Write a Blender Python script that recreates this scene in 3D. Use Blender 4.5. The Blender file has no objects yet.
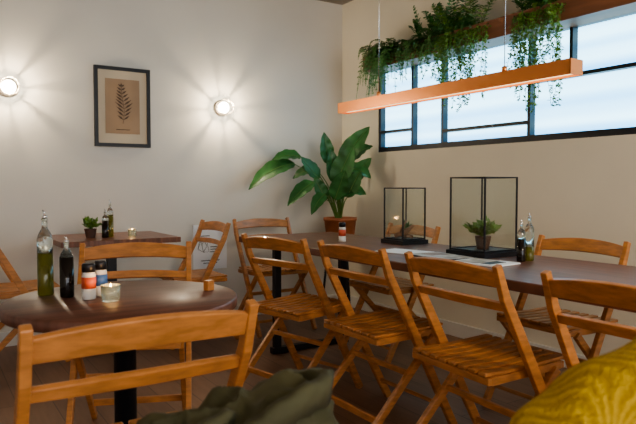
import bpy, bmesh, math, random
from mathutils import Vector, Matrix, noise
random.seed(7)
V=Vector
scene=bpy.context.scene
# ------------------------------------------------------------------ helpers
def newmat(name):
    m=bpy.data.materials.new(name); m.use_nodes=True
    nt=m.node_tree; b=nt.nodes['Principled BSDF']
    return m,nt,b
def pmat(name,col,rough=.5,metal=0,var=0.0,scale=8,bump=0.0,stretch=(1,1,1),trans=0,coat=0,emis=None,estr=0,sub=0):
    m,nt,b=newmat(name)
    b.inputs['Base Color'].default_value=(*col,1)
    b.inputs['Roughness'].default_value=rough
    b.inputs['Metallic'].default_value=metal
    b.inputs['Transmission Weight'].default_value=trans
    b.inputs['Coat Weight'].default_value=coat
    if emis:
        b.inputs['Emission Color'].default_value=(*emis,1); b.inputs['Emission Strength'].default_value=estr
    if var>0 or bump>0:
        tc=nt.nodes.new('ShaderNodeTexCoord'); mp=nt.nodes.new('ShaderNodeMapping')
        mp.inputs['Scale'].default_value=stretch
        nz=nt.nodes.new('ShaderNodeTexNoise'); nz.inputs['Scale'].default_value=scale; nz.inputs['Detail'].default_value=5
        nt.links.new(tc.outputs['Object'],mp.inputs[0]); nt.links.new(mp.outputs[0],nz.inputs['Vector'])
        if var>0:
            r=nt.nodes.new('ShaderNodeValToRGB')
            r.color_ramp.elements[0].position=.3; r.color_ramp.elements[1].position=.7
            r.color_ramp.elements[0].color=(*[c*(1-var) for c in col],1)
            r.color_ramp.elements[1].color=(*[min(1,c*(1+var)) for c in col],1)
            nt.links.new(nz.outputs['Fac'],r.inputs[0]); nt.links.new(r.outputs[0],b.inputs['Base Color'])
        if bump>0:
            bp=nt.nodes.new('ShaderNodeBump'); bp.inputs['Strength'].default_value=bump; bp.inputs['Distance'].default_value=.01
            nt.links.new(nz.outputs['Fac'],bp.inputs['Height']); nt.links.new(bp.outputs[0],b.inputs['Normal'])
    return m
def face(bm,vs,mi,smooth=False):
    try:
        f=bm.faces.new(vs); f.material_index=mi; f.smooth=smooth; return f
    except ValueError: return None
def box(bm,c,s,mi=0,rz=0,M=None):
    c=V(c); R=Matrix.Rotation(rz,3,'Z')
    vs=[]
    for dx in(-.5,.5):
        for dy in(-.5,.5):
            for dz in(-.5,.5):
                p=R@V((dx*s[0],dy*s[1],dz*s[2]))+c
                vs.append(bm.verts.new(p if M is None else M@p))
    for q in((0,1,3,2),(4,6,7,5),(0,4,5,1),(2,3,7,6),(0,2,6,4),(1,5,7,3)):
        face(bm,[vs[i] for i in q],mi)
def sweep(bm,pts,w,h,up=(0,0,1),mi=0):
    pts=[V(p) for p in pts]; up=V(up); rings=[]
    n=len(pts)
    for i,p in enumerate(pts):
        t=(pts[min(i+1,n-1)]-pts[max(i-1,0)]).normalized()
        s=t.cross(up).normalized(); u=s.cross(t).normalized()
        hh=h[i] if isinstance(h,(list,tuple)) else h
        rings.append([bm.verts.new(p+s*a*w/2+u*b*hh/2) for a,b in((-1,-1),(1,-1),(1,1),(-1,1))])
    for i in range(n-1):
        for k in range(4):
            face(bm,[rings[i][k],rings[i][(k+1)%4],rings[i+1][(k+1)%4],rings[i+1][k]],mi)
    face(bm,rings[0][::-1],mi); face(bm,rings[-1],mi)
def tube(bm,pts,r,mi=0,n=8):
    pts=[V(p) for p in pts]; rings=[]; N=len(pts); prev=None
    for i,p in enumerate(pts):
        t=(pts[min(i+1,N-1)]-pts[max(i-1,0)]).normalized()
        if prev is None:
            a=V((0,0,1)) if abs(t.z)<.9 else V((1,0,0))
            prev=(a-t*a.dot(t)).normalized()
        else:
            prev=(prev-t*prev.dot(t)).normalized()
        s=t.cross(prev); rr=r[i] if isinstance(r,(list,tuple)) else r
        rings.append([bm.verts.new(p+(prev*math.cos(2*math.pi*k/n)+s*math.sin(2*math.pi*k/n))*rr) for k in range(n)])
    for i in range(N-1):
        for k in range(n):
            face(bm,[rings[i][k],rings[i][(k+1)%n],rings[i+1][(k+1)%n],rings[i+1][k]],mi,True)
    face(bm,rings[0][::-1],mi); face(bm,rings[-1],mi)
def lathe(bm,prof,c,mi=0,n=24,axis='Z'):
    c=V(c); rings=[]
    for r,z in prof:
        ring=[]
        for k in range(n):
            a=2*math.pi*k/n; x,y=math.cos(a)*r,math.sin(a)*r
            p=V((x,y,z)) if axis=='Z' else V((x,-z,y))
            ring.append(bm.verts.new(c+p))
        rings.append(ring)
    for i in range(len(rings)-1):
        for k in range(n):
            face(bm,[rings[i][k],rings[i][(k+1)%n],rings[i+1][(k+1)%n],rings[i+1][k]],mi,True)
    face(bm,rings[0][::-1],mi); face(bm,rings[-1],mi)
def finish(bm,name,mats,loc=(0,0,0),rz=0,bevel=0,parent=None,normals=True):
    if normals: bmesh.ops.recalc_face_normals(bm,faces=bm.faces[:])
    me=bpy.data.meshes.new(name); bm.to_mesh(me); bm.free()
    for m in mats: me.materials.append(m)
    o=bpy.data.objects.new(name,me); scene.collection.objects.link(o)
    o.location=loc; o.rotation_euler=(0,0,rz)
    if bevel>0:
        b=o.modifiers.new('Bevel','BEVEL'); b.width=bevel; b.segments=2; b.limit_method='ANGLE'; b.angle_limit=math.radians(50)
    if parent: o.parent=parent
    return o
def leafq(bm,base,d,L,w,mi,nrm=None):
    d=V(d).normalized(); n=V(nrm) if nrm is not None else V((random.uniform(-1,1),random.uniform(-1,1),random.uniform(0,1)))
    s=d.cross(n)
    if s.length<1e-3: s=d.cross(V((1,0,.2)))
    s.normalize(); n=s.cross(d).normalized()
    b=V(base)
    v=[bm.verts.new(p) for p in (b, b+d*L*.45+s*w/2+n*w*.15, b+d*L, b+d*L*.45-s*w/2+n*w*.15, b+d*L*.5)]
    face(bm,[v[0],v[1],v[4]],mi,True);face(bm,[v[1],v[2],v[4]],mi,True);face(bm,[v[2],v[3],v[4]],mi,True);face(bm,[v[3],v[0],v[4]],mi,True)
def bez(p0,p1,p2,n):
    return [p0*(1-t)**2+p1*2*t*(1-t)+p2*t*t for t in [i/n for i in range(n+1)]]
# ------------------------------------------------------------------ materials
M_wallL=pmat('plaster_wall',(.71,.675,.605),.85,var=.03,scale=2,bump=.05)
M_wallR=pmat('plaster_warm',(.76,.70,.575),.85,var=.03,scale=2,bump=.05)
M_ceil=pmat('ceiling_in_shade',(.28,.25,.22),.9)  # white ceiling, its shade put into this dark base colour
M_white=pmat('white_trim',(.75,.73,.68),.5)
M_black=pmat('black_metal',(.010,.012,.018),.45)
M_dark=pmat('dark_steel',(.03,.03,.035),.4,metal=.6)
M_chair=pmat('beech_varnish',(.50,.21,.065),.38,var=.25,scale=10,stretch=(1.5,1.5,6),coat=.12)
M_table=pmat('mahogany_top',(.19,.075,.043),.36,var=.35,scale=6,stretch=(9,.7,1),coat=.15)
M_rtable=pmat('round_table_top',(.16,.066,.043),.42,var=.3,scale=6,stretch=(.8,8,1),coat=.08)
M_copper=pmat('copper',(.85,.33,.12),.3,metal=.7)
M_trough=pmat('rust_wood',(.24,.10,.05),.55,var=.25,scale=5,stretch=(1,.5,4))
M_terra=pmat('terracotta',(.45,.16,.07),.6,var=.15)
M_steel=pmat('steel',(.7,.7,.7),.25,metal=1)
M_plate=pmat('sconce_plate',(.45,.38,.30),.35,metal=.5)
M_leaf=pmat('leaf_green',(.045,.16,.04),.4,var=.4,scale=9)
M_leaf2=pmat('leaf_light',(.13,.25,.04),.45,var=.35,scale=14)
M_leaf3=pmat('leaf_fern',(.08,.20,.05),.5,var=.4,scale=20)
M_stem=pmat('stem',(.12,.22,.05),.5)
M_soil=pmat('soil',(.03,.018,.01),.9)
M_paper=pmat('paper',(.9,.91,.92),.7)
M_ink=pmat('ink',(.05,.045,.04),.7)
M_kraft=pmat('kraft_print',(.42,.28,.17),.7,var=.08,scale=4)
M_mat=pmat('passe_partout',(.66,.55,.40),.8)
M_oil=pmat('olive_oil',(.20,.19,.03),.08,trans=.5)
M_vin=pmat('balsamic',(.012,.008,.006),.08)
M_glassb=pmat('bottle_glass',(.75,.8,.75),.03,trans=.9)
M_red=pmat('label_red',(.55,.10,.05),.5)
M_blue=pmat('label_blue',(.06,.14,.35),.5)
M_salt=pmat('salt',(.7,.68,.65),.4)
M_jacket=pmat('olive_canvas',(.095,.088,.040),.85,var=.25,scale=14,bump=.12)
M_knit=pmat('mustard_knit',(.58,.35,.02),.9)
nt=M_knit.node_tree; b=nt.nodes['Principled BSDF']
tc=nt.nodes.new('ShaderNodeTexCoord')
w=nt.nodes.new('ShaderNodeTexWave'); w.inputs['Scale'].default_value=42; w.inputs['Distortion'].default_value=2; w.inputs['Detail'].default_value=3; w.inputs['Detail Scale'].default_value=7
w.bands_direction='DIAGONAL'
vz=nt.nodes.new('ShaderNodeTexVoronoi'); vz.inputs['Scale'].default_value=170
ad=nt.nodes.new('ShaderNodeMath'); ad.operation='ADD'
rr_=nt.nodes.new('ShaderNodeValToRGB'); rr_.color_ramp.elements[0].color=(.48,.28,.012,1); rr_.color_ramp.elements[1].color=(.68,.43,.03,1)
bp=nt.nodes.new('ShaderNodeBump'); bp.inputs['Strength'].default_value=.65; bp.inputs['Distance'].default_value=.007
nt.links.new(tc.outputs['Object'],w.inputs['Vector']); nt.links.new(tc.outputs['Object'],vz.inputs['Vector'])
nt.links.new(w.outputs['Fac'],ad.inputs[0]); nt.links.new(vz.outputs['Distance'],ad.inputs[1])
nt.links.new(w.outputs['Fac'],rr_.inputs[0]); nt.links.new(rr_.outputs[0],b.inputs['Base Color'])
nt.links.new(ad.outputs[0],bp.inputs['Height']); nt.links.new(bp.outputs[0],b.inputs['Normal'])
M_skin=pmat('skin',(.62,.38,.27),.5)
M_hair=pmat('hair',(.06,.03,.015),.6,var=.3,scale=30,stretch=(1,1,.1),bump=.4)
M_jeans=pmat('jeans',(.03,.05,.10),.8,var=.15,scale=30)
M_shoe=pmat('shoe',(.04,.03,.03),.5)
M_lip=pmat('lips',(.45,.16,.14),.4)
M_eye=pmat('eye_white',(.8,.8,.8),.2)
M_bulb=pmat('lit_bulb',(1,1,1),.4,emis=(1,.92,.75),estr=35)
M_flame=pmat('flame',(1,.6,.2),.4,emis=(1,.55,.18),estr=60)
M_led=pmat('led_strip',(1,.9,.7),.4,emis=(1,.72,.40),estr=2)
M_mint=pmat('candle_glass',(.75,.88,.85),.08,trans=.85)
M_wax=pmat('wax',(.9,.75,.5),.5,emis=(1,.50,.22),estr=5)
# clear pane
M_pane,nt,b=newmat('clear_pane'); nt.nodes.remove(b)
out=nt.nodes['Material Output']; tr=nt.nodes.new('ShaderNodeBsdfTransparent'); gl=nt.nodes.new('ShaderNodeBsdfGlossy'); mx=nt.nodes.new('ShaderNodeMixShader')
gl.inputs['Roughness'].default_value=.05; mx.inputs[0].default_value=.06; tr.inputs[0].default_value=(.95,.97,.96,1)
nt.links.new(tr.outputs[0],mx.inputs[1]); nt.links.new(gl.outputs[0],mx.inputs[2]); nt.links.new(mx.outputs[0],out.inputs[0])
# frosted window: daylight and slat bands put into the pane emission
M_frost,nt,b=newmat('glowing_frosted_glass')
tc=nt.nodes.new('ShaderNodeTexCoord'); mp=nt.nodes.new('ShaderNodeMapping'); mp.inputs['Scale'].default_value=(0,.05,8)
nz=nt.nodes.new('ShaderNodeTexNoise'); nz.inputs['Scale'].default_value=1.0; nz.inputs['Detail'].default_value=1
r=nt.nodes.new('ShaderNodeValToRGB'); r.color_ramp.elements[0].position=.36; r.color_ramp.elements[1].position=.60
r.color_ramp.elements[0].color=(.12,.42,.78,1); r.color_ramp.elements[1].color=(.42,.80,1,1)
nt.links.new(tc.outputs['Object'],mp.inputs[0]); nt.links.new(mp.outputs[0],nz.inputs['Vector']); nt.links.new(nz.outputs['Fac'],r.inputs[0])
nt.links.new(r.outputs[0],b.inputs['Emission Color']); b.inputs['Emission Strength'].default_value=4.2
b.inputs['Base Color'].default_value=(.3,.4,.5,1); b.inputs['Roughness'].default_value=.5
# floor
M_floor,nt,b=newmat('floor_planks')
tc=nt.nodes.new('ShaderNodeTexCoord'); mp=nt.nodes.new('ShaderNodeMapping'); mp.inputs['Rotation'].default_value=(0,0,math.radians(90))
br=nt.nodes.new('ShaderNodeTexBrick'); br.inputs['Scale'].default_value=1; br.inputs['Brick Width'].default_value=1.3; br.inputs['Row Height'].default_value=.16; br.inputs['Mortar Size'].default_value=.0015
br.inputs['Color1'].default_value=(.36,.20,.125,1); br.inputs['Color2'].default_value=(.28,.155,.098,1); br.inputs['Mortar'].default_value=(.09,.05,.035,1)
nz=nt.nodes.new('ShaderNodeTexNoise'); nz.inputs['Scale'].default_value=4; nz.inputs['Detail'].default_value=6
mp2=nt.nodes.new('ShaderNodeMapping'); mp2.inputs['Scale'].default_value=(8,.8,1)
mix=nt.nodes.new('ShaderNodeMixRGB'); mix.blend_type='MULTIPLY'; mix.inputs[0].default_value=.5
nt.links.new(tc.outputs['Object'],mp.inputs[0]); nt.links.new(mp.outputs[0],br.inputs['Vector'])
nt.links.new(tc.outputs['Object'],mp2.inputs[0]); nt.links.new(mp2.outputs[0],nz.inputs['Vector'])
nt.links.new(br.outputs['Color'],mix.inputs[1]); nt.links.new(nz.outputs['Fac'],mix.inputs[2]); nt.links.new(mix.outputs[0],b.inputs['Base Color'])
b.inputs['Roughness'].default_value=.42
# ------------------------------------------------------------------ room shell
XW,YS,ZC=-5.6,-7.2,2.73
bm=bmesh.new(); box(bm,((XW)/2,YS/2,-.05),(-XW+.4,-YS+.4,.1)); finish(bm,'floor',[M_floor])
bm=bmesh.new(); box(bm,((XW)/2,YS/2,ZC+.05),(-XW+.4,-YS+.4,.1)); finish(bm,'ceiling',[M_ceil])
bm=bmesh.new(); box(bm,(XW/2,.1,ZC/2),(-XW+.4,.2,ZC)); finish(bm,'wall_north',[M_wallL])
bm=bmesh.new(); box(bm,(XW-.1,YS/2,ZC/2),(.2,-YS,ZC)); finish(bm,'wall_west',[M_wallL])
wy0,wy1,wz0,wz1=-.533,-3.75,1.375,2.06
bm=bmesh.new()
box(bm,(.1,YS/2,wz0/2),(.2,-YS,wz0)); box(bm,(.1,YS/2,(wz1+ZC)/2),(.2,-YS,ZC-wz1))
box(bm,(.1,wy0/2,(wz0+wz1)/2),(.2,-wy0,wz1-wz0)); box(bm,(.1,(wy1+YS)/2,(wz0+wz1)/2),(.2,wy1-YS,wz1-wz0))
finish(bm,'wall_east',[M_wallR])
# unseen south wall; shopfront opening and frame added to let world light in
bm=bmesh.new()
box(bm,(XW/2,YS-.1,.2),(-XW,.2,.4)); box(bm,(XW/2,YS-.1,2.62),(-XW,.2,.22)); box(bm,(-.25,YS-.1,1.455),(.5,.2,2.11)); box(bm,(XW+.25,YS-.1,1.455),(.5,.2,2.11))
finish(bm,'wall_south',[M_wallL])
bm=bmesh.new()
for x in(-5.07,-3.6,-2.0,-.53): box(bm,(x,YS-.1,1.455),(.06,.08,2.11))
for z in(.43,2.48): box(bm,(XW/2,YS-.1,z),(4.6,.08,.06))
finish(bm,'added_light_window',[M_black])
bm=bmesh.new(); box(bm,(XW/2,-.009,.05),(-XW,.018,.10)); finish(bm,'baseboard_north',[M_white],bevel=.003)
bm=bmesh.new(); box(bm,(-.009,YS/2-.01,.05),(.018,-YS-.02,.10)); finish(bm,'baseboard_east',[M_white],bevel=.003)
# strip window
bm=bmesh.new(); t=.035
box(bm,(.06,(wy0+wy1)/2,(wz0+wz1)/2),(.01,wy0-wy1,wz1-wz0),1)
def vb(y,a=wz0,c=wz1,t=.022): box(bm,(.028,y,(a+c)/2),(.05,t,c-a))
def hb(z,a,c,t=.022): box(bm,(.028,(a+c)/2,z),(.048,abs(a-c),t))
hb(wz0+.02,wy0,wy1,.04); hb(wz1-.012,wy0,wy1,.03); vb(wy0-.015,t=.03); vb(wy1+.015,t=.03)
Y1,Y2,Y3,Y4=-.954,-1.286,-2.064,-2.362
for y in(Y1,Y2,Y3): vb(y)
vb(Y4,1.753)
hb(1.54,wy0,Y1); hb(1.50,Y2,Y3); hb(1.753,Y3,wy1); hb(1.84,Y1,Y3)
finish(bm,'window_1',[M_black,M_frost])
# ------------------------------------------------------------------ chair mesh
def chair_mesh():
    bm=bmesh.new(); w=.235
    path=[(.26,0),(.13,.24),(.025,.44),(-.06,.60),(-.125,.72),(-.165,.835)]
    for s in(-1,1):
        sweep(bm,[(x,s*w,z) for x,z in path],.024,[.036,.038,.040,.038,.034,.026],up=(1,0,0.0001))
        sweep(bm,[(.17,s*(w-.027),.435),(-.25,s*(w-.027),0)],.022,.034,up=(1,0,.0001))
    def xz(z):
        for (x0,z0),(x1,z1) in zip(path,path[1:]):
            if z0<=z<=z1: return x0+(x1-x0)*(z-z0)/(z1-z0)
    def rail(z,h,bow,crown,th=.018):
        pts=[];hs=[]
        for i in range(17):
            u=-1+2*i/16; pts.append((xz(z)-bow*(1-u*u),u*(w-.005),z+crown*(1-u*u)*.7)); hs.append(h+crown*(1-u*u)*.6)
        sweep(bm,pts,th,hs,up=(-.35,0,1))
    rail(.785,.055,.03,.022); rail(.688,.030,.026,.008)
    for s in(-1,1): sweep(bm,[(-.15,s*.195,.434),(.20,s*.195,.444)],.022,.03)
    for x in(-.15,.20): box(bm,(x,0,.434 if x<0 else .443),(.03,.41,.026))
    for i in range(8):
        y=-.178+i*.0508; sweep(bm,[(-.17,y,.457),(.0,y,.455),(.225,y,.466)],.036,.014)
    tube(bm,[(.205,-w,.10),(.205,w,.10)],.011,n=10)
    box(bm,(-.165,0,.10),(.018,.40,.03))
    box(bm,(.015,0,.275),(.018,.40,.025))
    bmesh.ops.recalc_face_normals(bm,faces=bm.faces[:])
    me=bpy.data.meshes.new('folding_chair'); bm.to_mesh(me); bm.free(); me.materials.append(M_chair); return me
CH=chair_mesh()
def chair(x,y,ang,s=1.0):
    a=math.radians(ang); o=bpy.data.objects.new('folding_chair',CH); scene.collection.objects.link(o)
    o.location=(x+.165*math.cos(a),y+.165*math.sin(a),0); o.rotation_euler=(0,0,a)
    b=o.modifiers.new('Bevel','BEVEL'); b.width=.005; b.segments=2; b.limit_method='ANGLE'
    return o
chair(-1.74,-1.86,12)      # A
chair(-1.66,-2.43,0)       # B
chair(-1.66,-3.05,-3)      # C
chair(-1.66,-3.70,0)       # D
chair(-2.870,-3.42,90)     # foreground
chair(-2.43,-1.83,-112)    # across round table
chair(-1.45,-.46,180)      # right of wall table
chair(-.99,-.30,-90)       # head of long table
chair(-2.93,-.38,0)        # left of wall table
chair(-.50,-1.55,180); chair(-.50,-2.80,180)
# ------------------------------------------------------------------ tables
bm=bmesh.new()
box(bm,(-1.06,-2.57,.73),(.76,3.48,.04),0)
for y in(-1.15,-4.0):
    for x in(-1.32,-.80): box(bm,(x,y,.355),(.045,.045,.71),1)
    box(bm,(-1.06,y,.69),(.56,.045,.04),1); box(bm,(-1.06,y,.02),(.60,.05,.04),1)
box(bm,(-1.06,-2.575,.69),(.04,2.85,.04),1)
finish(bm,'long_dining_table',[M_table,M_dark],bevel=.004)
bm=bmesh.new(); c=(-2.735,-2.73,0)
lathe(bm,[(.345,.715),(.35,.72),(.35,.745),(.346,.75),(.01,.75)],c,0,64)
lathe(bm,[(.03,.02),(.034,.025),(.034,.70),(.10,.705),(.10,.715)],c,1,24)
lathe(bm,[(.22,0),(.22,.012),(.06,.03),(.034,.04)],c,1,40)
finish(bm,'round_cafe_table',[M_rtable,M_black])
bm=bmesh.new()
box(bm,(-2.17,-.345,.733),(.76,.65,.035),0)
box(bm,(-2.17,-.345,.36),(.06,.06,.70),1); box(bm,(-2.17,-.345,.012),(.45,.45,.024),1); box(bm,(-2.17,-.345,.705),(.3,.3,.02),1)
finish(bm,'square_cafe_table',[M_table,M_black],bevel=.003)
# ------------------------------------------------------------------ wall sconces
def sconce(x,z):
    bm=bmesh.new(); c=(x,0,z)
    lathe(bm,[(.062,0),(.062,.010),(.05,.018),(.03,.022)],c,0,32,'Y')
    lathe(bm,[(.014,.018),(.020,.03),(.040,.045),(.045,.058),(.038,.070),(.020,.078),(.002,.081)],c,1,24,'Y')
    n=8
    for k in range(n):
        a=2*math.pi*(k+.15)/n; d=V((math.cos(a),0,math.sin(a)))
        pts=[V(c)+d*.056+V((0,-.012,0)),V(c)+d*.066+V((0,-.05,0)),V(c)+d*.064+V((0,-.10,0)),V(c)+d*.058+V((0,-.118,0))]
        tube(bm,pts,.0040 if k%2 else .0022,0,6)
    for rr,yy in((.058,.118),):
        pts=[V(c)+V((math.cos(2*math.pi*k/24)*rr,-yy,math.sin(2*math.pi*k/24)*rr)) for k in range(25)]
        tube(bm,pts,.0025,0,6)
    o=finish(bm,'wall_sconce',[M_plate,M_bulb])
    l=bpy.data.lights.new('sconce_light','POINT'); l.energy=13; l.color=(1,.82,.58); l.shadow_soft_size=.011
    lo=bpy.data.objects.new('sconce_light',l); scene.collection.objects.link(lo); lo.location=(x,-.096,z); lo.parent=o
sconce(-2.75,1.754); sconce(-1.197,1.72)
# ------------------------------------------------------------------ picture
bm=bmesh.new(); x0,x1,z0,z1=-2.190,-1.783,1.382,1.965; cx,cz=(x0+x1)/2,(z0+z1)/2
for x in(x0+.0125,x1-.0125): box(bm,(x,-.0125,cz),(.025,.025,z1-z0),0)
for z in(z0+.0125,z1-.0125): box(bm,(cx,-.0125,z),(x1-x0-.05,.025,.025),0)
box(bm,(cx,-.005,cz),(x1-x0-.03,.010,z1-z0-.03),1)
box(bm,(cx,-.011,cz+.005),(.25,.003,.40),2)
stem=[V((cx+.01*math.sin(i*.5),-.0135,cz-.12+i*.027)) for i in range(11)]
tube(bm,stem,.0016,3,4)
for i in range(1,11):
    for s in(-1,1):
        L=.085*(1-abs(i-4)/9)
        leafq(bm,stem[i],(s*.8,0,.6),L,.014,3,(0,-1,.01))
leafq(bm,stem[10],(0,0,1),.03,.01,3,(0,-1,.01))
box(bm,(cx,-.013,cz-.165),(.10,.001,.006),3)
finish(bm,'framed_botanical_print',[M_black,M_mat,M_kraft,pmat('print_ink',(.13,.08,.05),.7)])
# poster sheet on wall
bm=bmesh.new(); PX=-1.30; box(bm,(PX,-.002,.60),(.29,.004,.36),0)
for i,(dx,dz,w2,h2) in enumerate([(-.05,.09,.09,.006),(-.04,.07,.06,.006),(.05,.0,.10,.006),(.04,-.02,.08,.006),(.045,-.04,.09,.006),(0,-.11,.16,.006),(0,-.13,.12,.006)]):
    box(bm,(PX+dx,-.0045,.60+dz),(w2,.001,h2),1)
for k in range(6):
    a=k*.9; tube(bm,[V((PX-.06,-.005,.56)),V((PX-.06+.05*math.cos(a),-.005,.56+.06*abs(math.sin(a)))),V((PX-.06+.03*math.cos(a+.5),-.005,.66))],.0016,1,4)
finish(bm,'wall_poster',[M_paper,M_ink])
# ------------------------------------------------------------------ pendant beam
bm=bmesh.new(); X=-1.06; ya,yb=-1.53,-3.14
for s in(-1,1): box(bm,(X+s*.036,(ya+yb)/2,1.568),(.006,ya-yb,.060),0)
box(bm,(X,(ya+yb)/2,1.597),(.07,ya-yb,.006),0)
for y in(ya,yb): box(bm,(X,y,1.568),(.078,.006,.060),0)
box(bm,(X,(ya+yb)/2,1.552),(.062,ya-yb-.02,.01),1)
for y in(-1.88,-2.78):
    tube(bm,[(X,y,1.60),(X,y,ZC)],.002,2,6); lathe(bm,[(.012,1.60),(.012,1.625),(.003,1.63)],(X,y,0),0,12); lathe(bm,[(.04,ZC-.02),(.04,ZC)],(X,y,0),2,16)
finish(bm,'linear_pendant_lamp',[M_copper,M_led,M_steel])
# ------------------------------------------------------------------ planter shelf + plants
bm=bmesh.new(); pz0,pz1=2.03,2.15; px=-.17
box(bm,(px,(-.55-3.75)/2,(pz0+pz1)/2),(.014,3.2,pz1-pz0),0); box(bm,(-.085,-2.15,pz0+.007),(.156,3.2,.014),0); 
box(bm,(-.007,-2.15,(pz0+pz1)/2),(.014,3.2,pz1-pz0),0)
for y in(-.557,-3.743): box(bm,(-.085,y,(pz0+pz1)/2),(.17,.014,pz1-pz0),0)
box(bm,(-.088,-2.15,2.09),(.14,3.17,.05),1)
finish(bm,'planter_shelf',[M_trough,M_soil])
def frond(bm,base,dirn,L,droop,ll,mi,n=12,w=.35):
    base=V(base); d=V(dirn).normalized(); p2=base+d*L*.75+V((0,0,-droop)); pts=bez(base,base+d*L*.6+V((0,0,L*.15)),p2,n)
    pts=[V((min(p.x,-.012) if p.z>2.12 or p.x<-.178 else min(p.x,-.182),p.y,p.z)) for p in pts]
    tube(bm,pts,.0016,mi,4)
    for i in range(1,n):
        t=(pts[i+1]-pts[i-1]).normalized(); s=t.cross(V((0,0,1)))
        if s.length<.1: s=V((0,1,0))
        s.normalize(); k=math.sin(math.pi*(i/n)**.7)
        for sg in(-1,1):
            q=(s*sg+t*.5)
            leafq(bm,pts[i],q,ll*k+.008,ll*w,mi,(0,0,1) if abs(t.z)<.8 else (-1,0,0.2))
def vine(bm,base,L,mi,leaf=.021,dens=100,out=.05):
    base=V(base); pts=[]; n=10; ph=random.uniform(0,6)
    for i in range(n+1):
        t=i/n; pts.append(base+V((-.012-out*math.sin(min(1,t*3)*1.57)+.01*math.sin(ph+t*5),.02*math.sin(ph*2+t*4)*t*2,.03*math.sin(min(1,t*4)*3.14)-L*t)))
    tube(bm,pts,.0013,mi,3)
    m=int(dens*L)
    for j in range(m):
        t=random.random()*n; i=min(int(t),n-1); p=pts[i].lerp(pts[i+1],t-i)
        leafq(bm,p,(random.uniform(-1,1),random.uniform(-1,1),random.uniform(-.9,.3)),leaf*random.uniform(.7,1.3),leaf*.6,mi)
bm=bmesh.new(); zt=2.12
for k in range(115):   # fern near the left end
    a=random.uniform(math.pi*.45,math.pi*1.55)
    frond(bm,(-.12,-.80+random.uniform(-.16,.14),zt),(math.cos(a),math.sin(a)*.7,random.uniform(.0,.9)),random.uniform(.18,.34),random.uniform(.05,.44),.042,2)
for k in range(30):
    a=random.uniform(0,6.28); e=random.uniform(.8,2.2)
    frond(bm,(-.10,-1.33+random.uniform(-.14,.14),zt),(math.cos(a),math.sin(a),e),random.uniform(.2,.36),random.uniform(-.06,.04),.045,0,n=9,w=.5)
for k in range(70):
    a=random.uniform(math.pi*.5,math.pi*1.5)
    frond(bm,(-.12,-1.25+random.uniform(-.2,.15),zt),(math.cos(a),math.sin(a),random.uniform(.1,.9)),random.uniform(.16,.28),random.uniform(.06,.26),.042,2)
for k in range(64): vine(bm,(-.165,-1.68+random.uniform(-.22,.20),zt),random.uniform(.12,.55),1,out=random.uniform(.01,.08))
for k in range(60): vine(bm,(-.165,-2.27+random.uniform(-.18,.18),zt),random.uniform(.12,.60),1,out=random.uniform(.01,.08))
for k in range(14): vine(bm,(-.165,-1.30+random.uniform(-.2,.2),zt),random.uniform(.1,.3),1,out=.03)
for (yc,m) in((-1.64,50),(-2.27,46)):
    for k in range(m):
        a=random.uniform(math.pi*.4,math.pi*1.6)
        frond(bm,(-.12,yc+random.uniform(-.15,.15),zt),(math.cos(a),math.sin(a),random.uniform(.3,1.8)),random.uniform(.15,.36),random.uniform(-.07,.12),.04,1 if k%2 else 0,n=9,w=.45)
finish(bm,'hanging_plants',[M_leaf,M_leaf2,M_leaf3],normals=False)
# ------------------------------------------------------------------ big plant
Lt=V((.8415,-.54,0)); Fw=V((.54,.8415,0)); pc=V((-.27,-.36,0))
bm=bmesh.new()
lathe(bm,[(.105,.58),(.11,.585),(.135,.80),(.142,.80),(.142,.825),(.125,.825),(.12,.79),(.01,.785)],pc,1,32)
lathe(bm,[(.118,.782),(.01,.79)],pc,2,20)
for k in range(3):
    a=k*2.094+.4; d=V((math.cos(a),math.sin(a),0)); tube(bm,[pc+d*.10+V((0,0,.60)),pc+d*.16+V((0,0,0.0))],.010,3,8)
ringp=[pc+V((math.cos(k*.2618)*.118,math.sin(k*.2618)*.118,.57)) for k in range(25)]; tube(bm,ringp,.008,3,6)
def blade(P1,P2,w,arch,nh=None,mi=0,cup=.25,n=14):
    mid=(P1+P2)/2+V((0,0,arch)); c=bez(P1,mid,P2,n); nh=nh or (-Fw*.7+V((0,0,.7))); rows=[]
    for i,p in enumerate(c):
        t=i/n; tg=(c[min(i+1,n)]-c[max(i-1,0)]).normalized(); s=tg.cross(nh).normalized(); nn=s.cross(tg).normalized()
        ww=w*.5*(math.sin(math.pi*min(1,t**.75*.97+.03)))**.8+.002
        row=[]
        for u in(-1,-.5,0,.5,1):
            q=p+s*ww*u+nn*(abs(u)*ww*cup+.006*math.sin(i*1.7+u*3)*abs(u))
            q.x=min(q.x,-.015); q.y=min(q.y,-.015)
            row.append(bm.verts.new(q))
        rows.append(row)
    for i in range(n):
        for k in range(4): face(bm,[rows[i][k],rows[i][k+1],rows[i+1][k+1],rows[i+1][k]],mi,True)
    tube(bm,[V((min(p.x,-.016),min(p.y,-.016),p.z))-(-nh.normalized())*.002 for p in c],[.004*(1-.7*i/n) for i in range(n+1)],4,5)
def P(lat,z,dep=0): return pc+Lt*lat+Fw*dep+V((0,0,z))
def leaf(a,b,w,arch,da=0,db=0,nh=None):
    P1=P(a[0],a[1],da); P2=P(b[0],b[1],db); base=P(a[0]*.08,.80,da*.1)
    tube(bm,bez(base,P(a[0]*.35,.80+(a[1]-.8)*.75,da*.3),P1,10),[.008-.0005*i for i in range(11)],4,6)
    blade(P1,P2,w,arch,nh)
leaf((-.38,1.27),(-.74,1.06),.17,.10,-.15,-.30)
leaf((-.33,1.33),(-.56,1.30),.12,.05,-.1,-.2)
leaf((-.22,1.12),(-.43,.93),.13,.05,-.2,-.3)
leaf((-.18,1.15),(-.33,1.33),.13,.0,-.1,-.15)
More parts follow.
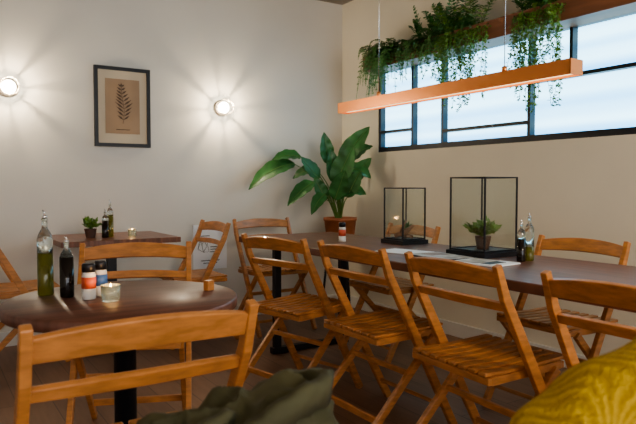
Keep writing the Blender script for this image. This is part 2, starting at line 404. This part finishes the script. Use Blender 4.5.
leaf((-.10,1.28),(-.14,1.54),.12,.0,0,-.05,-Fw+Lt*.3)
leaf((.0,1.28),(.24,1.58),.16,.02,-.05,-.10,-Fw-Lt*.4)
leaf((.05,1.22),(.24,1.15),.14,.08,-.1,-.2)
leaf((-.04,1.10),(.10,1.42),.18,.02,-.15,-.2,-Fw-Lt*.3)
leaf((-.02,1.02),(.20,1.02),.15,.06,-.15,-.25)
leaf((-.13,1.02),(-.24,.86),.11,.06,-.2,-.28)
leaf((-.05,1.12),(-.08,1.40),.12,.0,-.1,-.12,-Fw+Lt*.2)
leaf((.08,1.30),(.27,1.42),.12,.05,0,-.05)
leaf((-.2,1.22),(-.40,1.15),.11,.06,0,-.0)
leaf((-.05,.98),(.03,1.22),.15,.0,-.18,-.26,-Fw)
leaf((.06,1.10),(.25,1.32),.13,.02,-.1,-.16,-Fw-Lt*.3)
leaf((.05,1.0),(.16,1.22),.12,.02,-.2,-.26,-Fw-Lt*.3)
leaf((-.12,.98),(-.22,1.16),.11,.0,-.15,-.2,-Fw+Lt*.3)
finish(bm,'potted_bird_of_paradise',[M_leaf,M_terra,M_soil,M_black,M_stem],normals=False)
# ------------------------------------------------------------------ glass cases
def case(x,y,s,h,name):
    bm=bmesh.new(); z0=.75; t=.007
    box(bm,(x,y,z0+.012),(s+.03,s+.03,.024),0); box(bm,(x,y,z0+.027),(s-.02,s-.02,.006),0)
    for a in(-1,1):
        for b_ in(-1,1): box(bm,(x+a*s/2,y+b_*s/2,z0+.024+h/2),(t,t,h),0)
        for z in(z0+.03,z0+.024+h-t/2):
            box(bm,(x+a*s/2,y,z),(t,s-t,t),0); box(bm,(x,y+a*s/2,z),(s-t,t,t),0)
        for (cx_,cy_,sx,sy) in((x+a*s/2,y,.002,s-t),(x,y+a*s/2,s-t,.002)):
            box(bm,(cx_,cy_,z0+.024+h/2),(sx,sy,h-.02),1)
    box(bm,(x,y,z0+.024+h-.004),(s-t,s-t,.002),1)
    return finish(bm,name,[M_black,M_pane])
case(-.90,-2.52,.225,.365,'glass_display_case'); case(-.82,-1.83,.17,.31,'glass_display_case')
def smallplant(name,x,y,z,r,ph,lh,nl,mat,lm):
    bm=bmesh.new()
    lathe(bm,[(r*.7,0),(r*.72,.003),(r,ph*.95),(r,ph),(r*.85,ph),(r*.8,ph*.9),(.004,ph*.88)],(x,y,z),0,20)
    for k in range(nl):
        a=random.uniform(0,6.28); e=random.uniform(.5,2.5); d=V((math.cos(a),math.sin(a),e)).normalized(); L=lh*random.uniform(.5,1)
        b0=V((x,y,z+ph*.9)); e0=b0+d*L*.7; tube(bm,[b0,b0.lerp(e0,.5)+V((0,0,.006)),e0],.0015,1,4)
        for j in range(5):
            p=b0.lerp(e0,.4+.15*j); leafq(bm,p,d+V((random.uniform(-1,1),random.uniform(-1,1),random.uniform(-.4,.6))),lh*.35,lh*.2,1)
    return finish(bm,name,[mat,lm],normals=False)
M_dpot=pmat('dark_pot',(.10,.05,.035),.6)
smallplant('potted_succulent',-.90,-2.52,.78,.040,.065,.12,38,M_dpot,M_leaf2)
smallplant('potted_herb',-2.32,-.42,.7505,.04,.06,.10,34,M_dpot,M_leaf2)
bm=bmesh.new(); c=V((-.82,-1.83,.78))
tube(bm,[c+V((-.05,.03,.012)),c+V((-.02,.0,.03)),c+V((.02,-.01,.05)),c+V((.04,-.03,.08))],[.012,.018,.014,.006],0,8)
tube(bm,[c+V((-.02,.0,.03)),c+V((-.03,-.02,.07)),c+V((-.01,-.03,.11))],[.014,.009,.004],0,8)
tube(bm,[c+V((.02,-.05,.01)),c+V((.0,.0,.02)),c+V((.04,.04,.01))],[.01,.014,.008],0,8)
for k in range(10): leafq(bm,c+V((0,-.01,.06)),(random.uniform(-1,1),random.uniform(-1,1),random.uniform(0,1.3)),.055,.02,1)
finish(bm,'driftwood_ornament',[pmat('driftwood',(.28,.13,.07),.7,var=.3),M_leaf],normals=False)
# ------------------------------------------------------------------ bottles, shakers, candles
def bottle(x,y,z,r,h,liq,fill=.6,spout=True,name='oil_bottle'):
    bm=bmesh.new(); f=h*fill
    lathe(bm,[(r*.9,0),(r,.004),(r,f)],(x,y,z),0,24)
    lathe(bm,[(r,f),(r,h*.66),(r*.75,h*.73),(r*.36,h*.79),(r*.34,h*.88),(r*.42,h*.885),(r*.42,h*.90)],(x,y,z),1,24)
    if spout:
        lathe(bm,[(r*.3,h*.90),(r*.34,h*.93),(r*.15,h*.94)],(x,y,z),2,16)
        tube(bm,[(x,y,z+h*.93),(x,y,z+h*.97),(x-r*.25,y,z+h)],[.0035,.0032,.0025],2,8)
    else: lathe(bm,[(r*.45,h*.90),(r*.45,h)],(x,y,z),3,16)
    return finish(bm,name,[liq,M_glassb,M_steel,M_black])
T=.7505
bottle(-2.935,-2.56,T,.024,.27,M_oil,.5); bottle(-2.885,-2.635,T,.021,.19,M_vin,.66,name='vinegar_bottle')
def shaker(x,y,z,h,r,label):
    bm=bmesh.new()
    lathe(bm,[(r*.95,0),(r,.003),(r,h*.3)],(x,y,z),0,20); lathe(bm,[(r*1.02,h*.3),(r*1.02,h*.62)],(x,y,z),1,20)
    lathe(bm,[(r,h*.62),(r*.9,h*.76)],(x,y,z),0,20); lathe(bm,[(r*.95,h*.76),(r*.95,h*.96),(r*.8,h)],(x,y,z),2,20)
    finish(bm,'spice_shaker',[M_salt,label,M_dark])
shaker(-2.835,-2.705,T,.11,.021,M_red); shaker(-2.79,-2.665,T,.11,.020,M_blue)
def candle(x,y,z,E):
    bm=bmesh.new()
    lathe(bm,[(.022,0),(.026,.004),(.029,.05),(.027,.05),(.024,.008),(.002,.007)],(x,y,z),0,24)
    lathe(bm,[(.018,.008),(.018,.028),(.002,.028)],(x,y,z),1,16)
    lathe(bm,[(.001,.030),(.0045,.036),(.003,.046),(.0005,.054)],(x,y,z),2,10)
    o=finish(bm,'tealight_candle',[M_mint,M_wax,M_flame])
    l=bpy.data.lights.new('candle_light','POINT'); l.energy=E; l.color=(1,.55,.22); l.shadow_soft_size=.006
    lo=bpy.data.objects.new('candle_light',l); scene.collection.objects.link(lo); lo.location=(x,y,z+.062); lo.parent=o
candle(-2.79,-2.785,T,.35); candle(-2.06,-.47,T,.35)
bm=bmesh.new(); box(bm,(-2.465,-2.76,T+.017),(.03,.022,.034),0,.4); finish(bm,'wooden_table_number',[M_chair],bevel=.002)
bottle(-2.235,-.46,T,.022,.19,M_vin,.6,name='vinegar_bottle'); bottle(-2.19,-.41,T,.022,.25,M_oil,.6)
bottle(-.955,-2.80,T,.02,.19,M_vin,.55,name='vinegar_bottle'); bottle(-.90,-2.80,T,.022,.22,M_oil,.3)
shaker(-1.08,-1.55,T,.12,.022,M_red)
# ------------------------------------------------------------------ menus
bm=bmesh.new()
box(bm,(-1.14,-2.22,T+.002),(.18,.28,.003),0,.25)
box(bm,(-1.15,-2.48,T+.004),(.20,.30,.006),1,-.1); box(bm,(-1.15,-2.48,T+.0078),(.18,.27,.0015),2,-.1); box(bm,(-1.13,-2.42,T+.009),(.10,.09,.001),3,-.1)
box(bm,(-1.15,-2.76,T+.004),(.19,.24,.006),0,.12); box(bm,(-1.15,-2.72,T+.0078),(.16,.12,.0015),2,.12); box(bm,(-1.15,-2.81,T+.0078),(.12,.05,.001),1,.12)
finish(bm,'menus',[M_paper,M_black,pmat('magazine_cover',(.45,.42,.38),.4,var=.6,scale=18),pmat('magazine_photo',(.25,.15,.10),.4,var=.5,scale=25)])
# ------------------------------------------------------------------ stools
def stool(x,y,h,r,name):
    bm=bmesh.new(); lathe(bm,[(r*.96,h-.035),(r,h-.03),(r,h-.005),(r*.97,h),(.01,h)],(x,y,0),0,32)
    for k in range(4):
        a=k*math.pi/2+.6; d=V((math.cos(a),math.sin(a),0)); tube(bm,[V((x,y,h-.03))+d*r*.6,V((x,y,0))+d*r*.95],[.016,.013],0,10)
    pts=[V((x,y,h*.35))+V((math.cos(k*.314),math.sin(k*.314),0))*r*.83 for k in range(21)]; tube(bm,pts,.007,1,6)
    return finish(bm,name,[M_chair,M_black])
def cam2room(lat,d): return V((-3.265+.8415*lat+.54*d,-4.677-.54*lat+.8415*d,0))
js=cam2room(-.125,.97); stool(js.x,js.y,.62,.13,'bar_stool')
# jacket: crumpled cloth dome draped over the stool seat, with pinched folds and a rolled collar
bm=bmesh.new(); NU,NV=150,80; rows=[]
def ridge(p): return (1-abs(noise.noise(p)))**3
for j in range(NV+1):
    t=j/NV; row=[]
    for i in range(NU):
        a=2*math.pi*i/NU; ca,sa=math.cos(a),math.sin(a)
        if t<.6:
            q=t/.6*math.pi/2; rr=math.sin(q)**.85; z=.615+ .135*math.cos(q)**.8
        else:
            q=(t-.6)/.4; rr=1+.10*q; z=.615-.17*q
        x=.185*rr*ca; y=.15*rr*sa
        # asymmetric: higher lump to the right
        z+=.045*math.exp(-(((x-.075)/.07)**2+((y)/.10)**2))-.02*math.exp(-(((x+.0)/.03)**2+((y+.03)/.12)**2))
        s1=ridge(V((x*9+y*5+3,y*14-x*4,z*8)))*.034
        s2=ridge(V((x*22-7,y*13+x*9,z*16+4)))*.013
        s3=.010*math.sin(9*a+3*math.sin(2*a))*min(1,max(0,(t-.45)/.3))
        n=V((ca*min(1,rr),sa*min(1,rr),max(.0,1-rr)+.15)).normalized()
        row.append(bm.verts.new(V((x,y,z))+n*(s1+s2+s3-.02)))
    rows.append(row)
for j in range(NV):
    for i in range(NU): face(bm,[rows[j][i],rows[j][(i+1)%NU],rows[j+1][(i+1)%NU],rows[j+1][i]],0,True)
# rolled collar strip (flattened, creased)
for (pts,w0) in (([(-.02,-.09,.725),(.03,-.115,.755),(.09,-.095,.785),(.135,-.035,.785),(.13,.04,.775),(.07,.085,.765)],.045),([(-.16,-.05,.70),(-.11,-.10,.72),(-.05,-.10,.745),(-.01,-.06,.76)],.035)):
    pts=[V(p) for p in pts]; fine=[]
    for k in range(len(pts)-1):
        p0=pts[max(k-1,0)];p1=pts[k];p2=pts[k+1];p3=pts[min(k+2,len(pts)-1)]
        for u in(0,.2,.4,.6,.8): fine.append(.5*((2*p1)+(p2-p0)*u+(2*p0-5*p1+4*p2-p3)*u*u+(3*p1-p0-3*p2+p3)*u**3))
    fine.append(pts[-1]); N=len(fine)
    sweep(bm,fine,.018,[w0*(.4+.6*math.sin(math.pi*k/(N-1)))*(1+.15*math.sin(k*1.9)) for k in range(N)],up=(.1,-.2,1))
for f in bm.faces: f.smooth=True
o=finish(bm,'olive_jacket',[M_jacket],loc=(js.x,js.y,0),rz=math.radians(-32.7+6))
m=o.modifiers.new('Solid','SOLIDIFY'); m.thickness=.004
# ------------------------------------------------------------------ person (mustard sweater)
ps=cam2room(.74,.87); root=bpy.data.objects.new('seated_person',None); scene.collection.objects.link(root)
root.location=(ps.x,ps.y,0); root.rotation_euler=(0,0,math.radians(147.3))
stool(ps.x,ps.y,.43,.18,'low_stool')
def skin(name,vs,es,rad,mat,rootv=0,sub=2):
    me=bpy.data.meshes.new(name); me.from_pydata([V(v) for v in vs],es,[]); me.materials.append(mat)
    o=bpy.data.objects.new(name,me); scene.collection.objects.link(o); o.parent=root
    sm=o.modifiers.new('Skin','SKIN'); sm.use_smooth_shade=True
    for i,r_ in enumerate(rad):
        me.skin_vertices[0].data[i].radius=r_ if isinstance(r_,tuple) else (r_,r_)
    me.skin_vertices[0].data[rootv].use_root=True
    ss=o.modifiers.new('Sub','SUBSURF'); ss.levels=sub; ss.render_levels=sub
    return o
# sweater
vs=[(0,0,.54),(0,0,.68),(0,.01,.82),(0,.02,.91),(0,.04,1.0),
    (.11,.03,.925),(.20,.05,.895),(.33,.08,.840),(.468,.12,.772),(.43,.21,.70),(.36,.29,.65),
    (-.11,.03,.93),(-.20,.05,.91),(-.24,.07,.81),(-.27,.10,.70),(-.22,.21,.66),(-.16,.30,.645)]
es=[(0,1),(1,2),(2,3),(3,4),(3,5),(5,6),(6,7),(7,8),(8,9),(9,10),(3,11),(11,12),(12,13),(13,14),(14,15),(15,16)]
rad=[(.17,.13),(.15,.115),(.16,.12),(.13,.10),(.06,.06),(.08,.075),(.066,.066),(.060,.060),(.063,.061),(.050,.050),(.038,.038),(.085,.08),(.07,.07),(.06,.06),(.055,.055),(.047,.047),(.036,.036)]
so=skin('sweater',vs,es,rad,M_knit,sub=3)
tx2=bpy.data.textures.new('sweater_folds','CLOUDS'); tx2.noise_scale=.06; tx2.noise_depth=0
m=so.modifiers.new('Disp','DISPLACE'); m.texture=tx2; m.strength=.026; m.mid_level=.5
# trousers
vs=[(0,0,.55),(.10,.04,.535),(.12,.22,.54),(.13,.42,.52),(.13,.45,.30),(.13,.46,.12),(-.10,.04,.535),(-.12,.22,.54),(-.13,.42,.52),(-.13,.45,.30),(-.13,.46,.12)]
es=[(0,1),(1,2),(2,3),(3,4),(4,5),(0,6),(6,7),(7,8),(8,9),(9,10)]
rad=[(.13,.10),(.09,.085),(.08,.075),(.063,.063),(.058,.058),(.045,.045),(.09,.085),(.08,.075),(.063,.063),(.058,.058),(.045,.045)]
skin('trousers',vs,es,rad,M_jeans)
for s in(-1,1): skin('shoe',[(s*.13,.42,.05),(s*.13,.50,.055),(s*.135,.60,.038),(s*.137,.66,.032)],[(0,1),(1,2),(2,3)],[(.04,.045),(.045,.045),(.044,.034),(.032,.026)],M_shoe)
skin('neck',[(0,.04,.98),(0,.055,1.05),(0,.07,1.12)],[(0,1),(1,2)],[.055,.05,.052],M_skin)
bm=bmesh.new(); bmesh.ops.create_uvsphere(bm,u_segments=32,v_segments=24,radius=1)
for v in bm.verts:
    x,y,z=v.co; jaw=1-.28*max(0,-z)
    nose=.24*math.exp(-((x/.13)**2+((z+.10)/.22)**2)) if y>0 else 0
    ey=-.10*(math.exp(-(((abs(x)-.36)/.16)**2+((z-.05)/.13)**2))) if y>0 else 0
    ch=.05*math.exp(-((x/.25)**2+((z+.85)/.15)**2))
    v.co=V((x*.076*jaw,(y*(1+nose+ey+ch))*.095,z*.118))
for f in bm.faces: f.smooth=True
finish(bm,'head',[M_skin],loc=(0,.085,1.205),parent=root)
bm=bmesh.new()
for s in(-1,1):
    bmesh.ops.create_uvsphere(bm,u_segments=12,v_segments=8,radius=.011,matrix=Matrix.Translation((s*.029,.165,1.212)))
for f in bm.faces: f.smooth=True
finish(bm,'eyes',[M_eye],parent=root)
bm=bmesh.new()
for s in(-1,1):
    bmesh.ops.create_uvsphere(bm,u_segments=12,v_segments=8,radius=1,matrix=Matrix.Translation((s*.077,.08,1.20))@Matrix.Diagonal((.009,.018,.03,1)))
for f in bm.faces: f.smooth=True
finish(bm,'ears',[M_skin],parent=root)
bm=bmesh.new(); tube(bm,[(-.024,.165,1.145),(-.01,.176,1.148),(.01,.176,1.148),(.024,.165,1.145)],[.002,.006,.006,.002],0,8); finish(bm,'lips',[M_lip],parent=root)
bm=bmesh.new(); bmesh.ops.create_uvsphere(bm,u_segments=32,v_segments=24,radius=1)
for v in bm.verts:
    x,y,z=v.co
    if y>.25 and z<.55: y=.25-.1*(.55-z)
    k=1.15 if z>0 else 1.1
    v.co=V((x*.09*k,y*.105,z*.125 if z>0 else z*.22))
for f in bm.faces: f.smooth=True
finish(bm,'hair',[M_hair],loc=(0,.065,1.225),parent=root)
# hands with fingers
def hand(wr,fw,side):
    wr=V(wr); f=V(fw).normalized(); up=V((0,0,1)); s=f.cross(up).normalized()*side; up=s.cross(f)*side
    vs=[wr,wr+f*.045,wr+f*.085]; es=[(0,1),(1,2)]; rad=[(.028,.022),(.040,.018),(.040,.014)]
    skin('palm',vs,es,rad,M_skin)
    for i,(o_,L) in enumerate(((-.030,.070),(-.010,.080),(.010,.075),(.030,.058))):
        b0=wr+f*.08+s*o_; skin('finger',[b0,b0+f*L*.45+up*.004,b0+f*L*.8-up*.008,b0+f*L-up*.022],[(0,1),(1,2),(2,3)],[.0095,.009,.008,.007],M_skin)
    b0=wr+f*.03-s*.030; skin('thumb',[b0,b0+f*.03-s*.022,b0+f*.055-s*.03-up*.006],[(0,1),(1,2)],[.012,.0105,.009],M_skin)
hand((.345,.31,.645),(-.65,.75,-.15),1); hand((-.15,.315,.645),(.15,1,-.1),-1)
# ------------------------------------------------------------------ globe pendants added out of shot to throw warm light into the room
M_globe=pmat('opal_globe',(1,.9,.75),.4,emis=(1,.75,.45),estr=3)
def globe(x,y,z,E):
    bm=bmesh.new(); pr=[(.13*math.sin(math.pi*i/14)+.001,-.13*math.cos(math.pi*i/14)) for i in range(15)]
    lathe(bm,pr,(x,y,z),0,28); lathe(bm,[(.03,.125),(.03,.17),(.004,.175)],(x,y,z),1,16); tube(bm,[(x,y,z+.17),(x,y,ZC)],.003,1,6)
    o=finish(bm,'added_globe_lamp',[M_globe,M_black])
    l=bpy.data.lights.new('added_warm_light','POINT'); l.energy=E; l.color=(1,.84,.60); l.shadow_soft_size=.12
    lo=bpy.data.objects.new('added_warm_light',l); scene.collection.objects.link(lo); lo.location=(x,y,z-.27); lo.parent=o
globe(-1.5,-4.9,2.1,60); globe(-4.2,-5.6,2.1,12)
# world
w=bpy.data.worlds.new('World'); scene.world=w; w.use_nodes=True; bg=w.node_tree.nodes['Background']; bg.inputs[0].default_value=(.92,.94,1,1); bg.inputs[1].default_value=4.0
# camera
cam=bpy.data.cameras.new('Camera'); co=bpy.data.objects.new('Camera',cam); scene.collection.objects.link(co)
co.location=(-3.265,-4.677,1.1); co.rotation_euler=(math.radians(90-2.5),0,math.radians(-32.7))
cam.sensor_width=36; cam.lens=35.1; cam.clip_start=.02
cam.dof.use_dof=True; cam.dof.focus_distance=2.9; cam.dof.aperture_fstop=5.6
try: scene.view_settings.look='AgX - Medium High Contrast'
except Exception as e: print('look',e)
scene.camera=co
